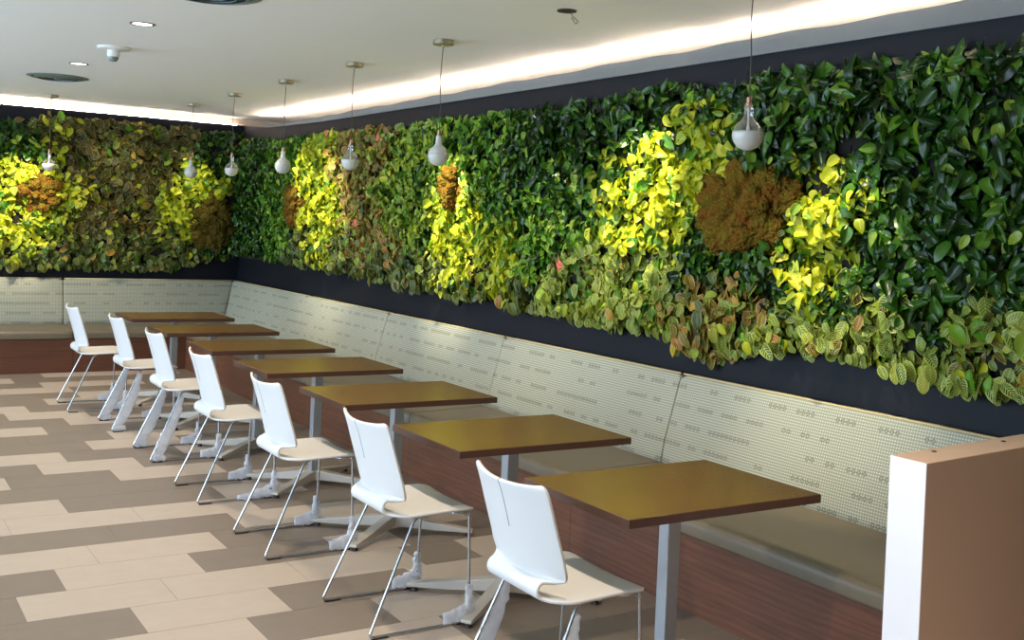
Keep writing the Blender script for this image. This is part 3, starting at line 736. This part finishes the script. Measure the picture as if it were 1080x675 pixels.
# moss mounds
import bmesh
for wall, a, z, ra, rz, mt, lab in MOSS:
    bm = bmesh.new(); bmesh.ops.create_icosphere(bm, subdivisions=7, radius=1)
    for v in bm.verts:
        n = v.co.normalized(); q = Vector((n.x*ra, n.y*.13, n.z*rz))
        s = 1+.2*noise.noise(q*6+Vector((a, 0, 0)))
        c = noise.cell_vector(q*0) if False else None
        dd = noise.voronoi(q*8+Vector((a, z, 0)))[0]
        q = q*s+n*(.11*math.sqrt(max(0, .42-dd[0]**2))-.045)+n*(.020*noise.noise(q*30))+n*(.016*noise.noise(q*80))
        v.co = q if wall == 'b' else Vector((q.y, q.x, q.z))
    for f in bm.faces: f.smooth = True
    me = bpy.data.meshes.new('moss_mound'); bm.to_mesh(me); bm.free(); me.materials.append(M[mt])
    o = bpy.data.objects.new('moss_mound', me); COL.objects.link(o)
    o.location = (PX-.06, a, z) if wall == 'r' else (a, PX-.06, z)
    tag(o, lab, 'moss', 'moss mounds among the leaves')
# a few pink flowers
def flower(p, lab):
    mb = MB()
    for k in range(5):
        an = 2*math.pi*k/5; c = Vector((-.01, math.cos(an)*.018, math.sin(an)*.018))
        vs = []; n = 8
        vs.append(c+Vector((-.012, 0, 0)))
        for j in range(n):
            t = 2*math.pi*j/n; vs.append(c+Vector((0, math.cos(t)*.016, math.sin(t)*.016)))
        mb.add(vs, [(0, 1+j, 1+(j+1) % n) for j in range(n)])
    tag(mb.build('pink_flower', 'petal', loc=p, smooth=True, recalc=False), lab, 'flower', 'pink flowers in the planting')
flower((-.3, -3.05, 2.42), 'pink flower highest in the russet foliage near the corner')
flower((-.3, -4.15, 2.33), 'pink flower right of the third pendant cord')
flower((-.3, -3.78, 1.62), 'pink flower in the russet foliage below the third pendant')
flower((-.3, -6.86, 1.42), 'pink flower at the lower edge left of the prayer plants')

# ------------------------------------------------------------------ light
def area(name, loc, rot, sx, sy, e, col):
    l = bpy.data.lights.new(name, 'AREA'); l.shape = 'RECTANGLE'; l.size = sx; l.size_y = sy; l.energy = e; l.color = col
    o = bpy.data.objects.new(name, l); COL.objects.link(o); o.location = loc; o.rotation_euler = rot; return o
def spot(name, loc, target, e, col, ang, blend=.6, rad=.04):
    l = bpy.data.lights.new(name, 'SPOT'); l.energy = e; l.color = col; l.spot_size = math.radians(ang); l.spot_blend = blend; l.shadow_soft_size = rad
    o = bpy.data.objects.new(name, l); COL.objects.link(o); o.location = loc
    o.rotation_euler = (Vector(target)-Vector(loc)).to_track_quat('-Z', 'Y').to_euler(); return o
for i, (a, b) in enumerate(wins):
    area('window_daylight', (XL+.03, (a+b)/2, 1.4), (0, -math.pi/2-.45, 0), 2.2, b-a-.1, 150, (.58, .80, 1.0))
warm = (1, .84, .62)
for y in (-14.5, -12.3, -10.1, -7.9, -5.669, -3.442, -1.21):  # first two are unseen fills added to brighten the half wall's near face
    spot('downlight_or_fill', (-2.55, y, H-.02), (-2.3, y, 0), 330 if y < -14 else 135, warm, 120, .8, .05)
for y in (-12, -9, -6, -3):
    spot('downlight_or_fill', (-5.5, y, H-.02), (-5.5, y, 0), 30, warm, 130, .8, .05)
# wall washers
yel = (1, .90, .62)
for (y, ty, z, e, an) in ((-7.75, -7.5, 1.80, 290, 40), (-5.45, -5.3, 1.60, 330, 40), (-3.2, -3.0, 1.6, 190, 52), (-9.05, -8.95, 1.25, 170, 42), (-6.6, -6.7, 1.3, 80, 50), (-2.2, -2.4, 1.8, 210, 36)):
    spot('wall_washer', (-.97, y, H-.03), (-.15, ty, z), e, yel, an, .8, .03)
for (x, tx, z, e, an) in ((-.75, -.75, 1.8, 70, 40), (-2.45, -2.45, 1.65, 240, 40), (-1.5, -1.5, 1.9, 28, 60)):
    spot('wall_washer', (x, -.97, H-.03), (tx, -.15, z), e, yel, an, .8, .03)
for y in (-7.9, -5.669, -3.442):
    spot('downlight_or_fill', (-2.5, y, H-.02), (-.2, y-.3, 1.2), 110, warm, 50, .9, .05)  # extra spots added to brighten the lower leaves, besides the downlights' own beams

w = bpy.data.worlds.new('World'); C.world = w; w.use_nodes = True
nt = w.node_tree; bg = nt.nodes['Background']; bg.inputs[0].default_value = (.75, .87, 1, 1); bg.inputs[1].default_value = 1.5

# ------------------------------------------------------------------ camera
cam = bpy.data.cameras.new('camera'); co = bpy.data.objects.new('camera', cam); COL.objects.link(co); C.camera = co
f, cx, cy, yaw, pitch, roll = 1145.94, 544.346, 245.682, .56494, .00461, .04569
cam.sensor_width = 36; cam.lens = f/1080*36; cam.shift_x = (540-cx)/1080; cam.shift_y = (cy-337.5)/1080
fw = Vector((math.sin(yaw), math.cos(yaw), 0)); rt = Vector((math.cos(yaw), -math.sin(yaw), 0)); up = Vector((0, 0, 1))
f2 = fw*math.cos(pitch)-up*math.sin(pitch); u2 = up*math.cos(pitch)+fw*math.sin(pitch)
r3 = rt*math.cos(roll)+u2*math.sin(roll); u3 = u2*math.cos(roll)-rt*math.sin(roll)
m = Matrix((r3, u3, -f2)).transposed().to_4x4(); m.translation = (-4.11049, -12.343, 1.63818)
co.matrix_world = m; cam.clip_start = .05
C.view_settings.view_transform = 'Standard'; C.view_settings.look = 'None'; C.view_settings.gamma = 1; C.view_settings.exposure = 0
C.view_settings.use_curve_mapping = False
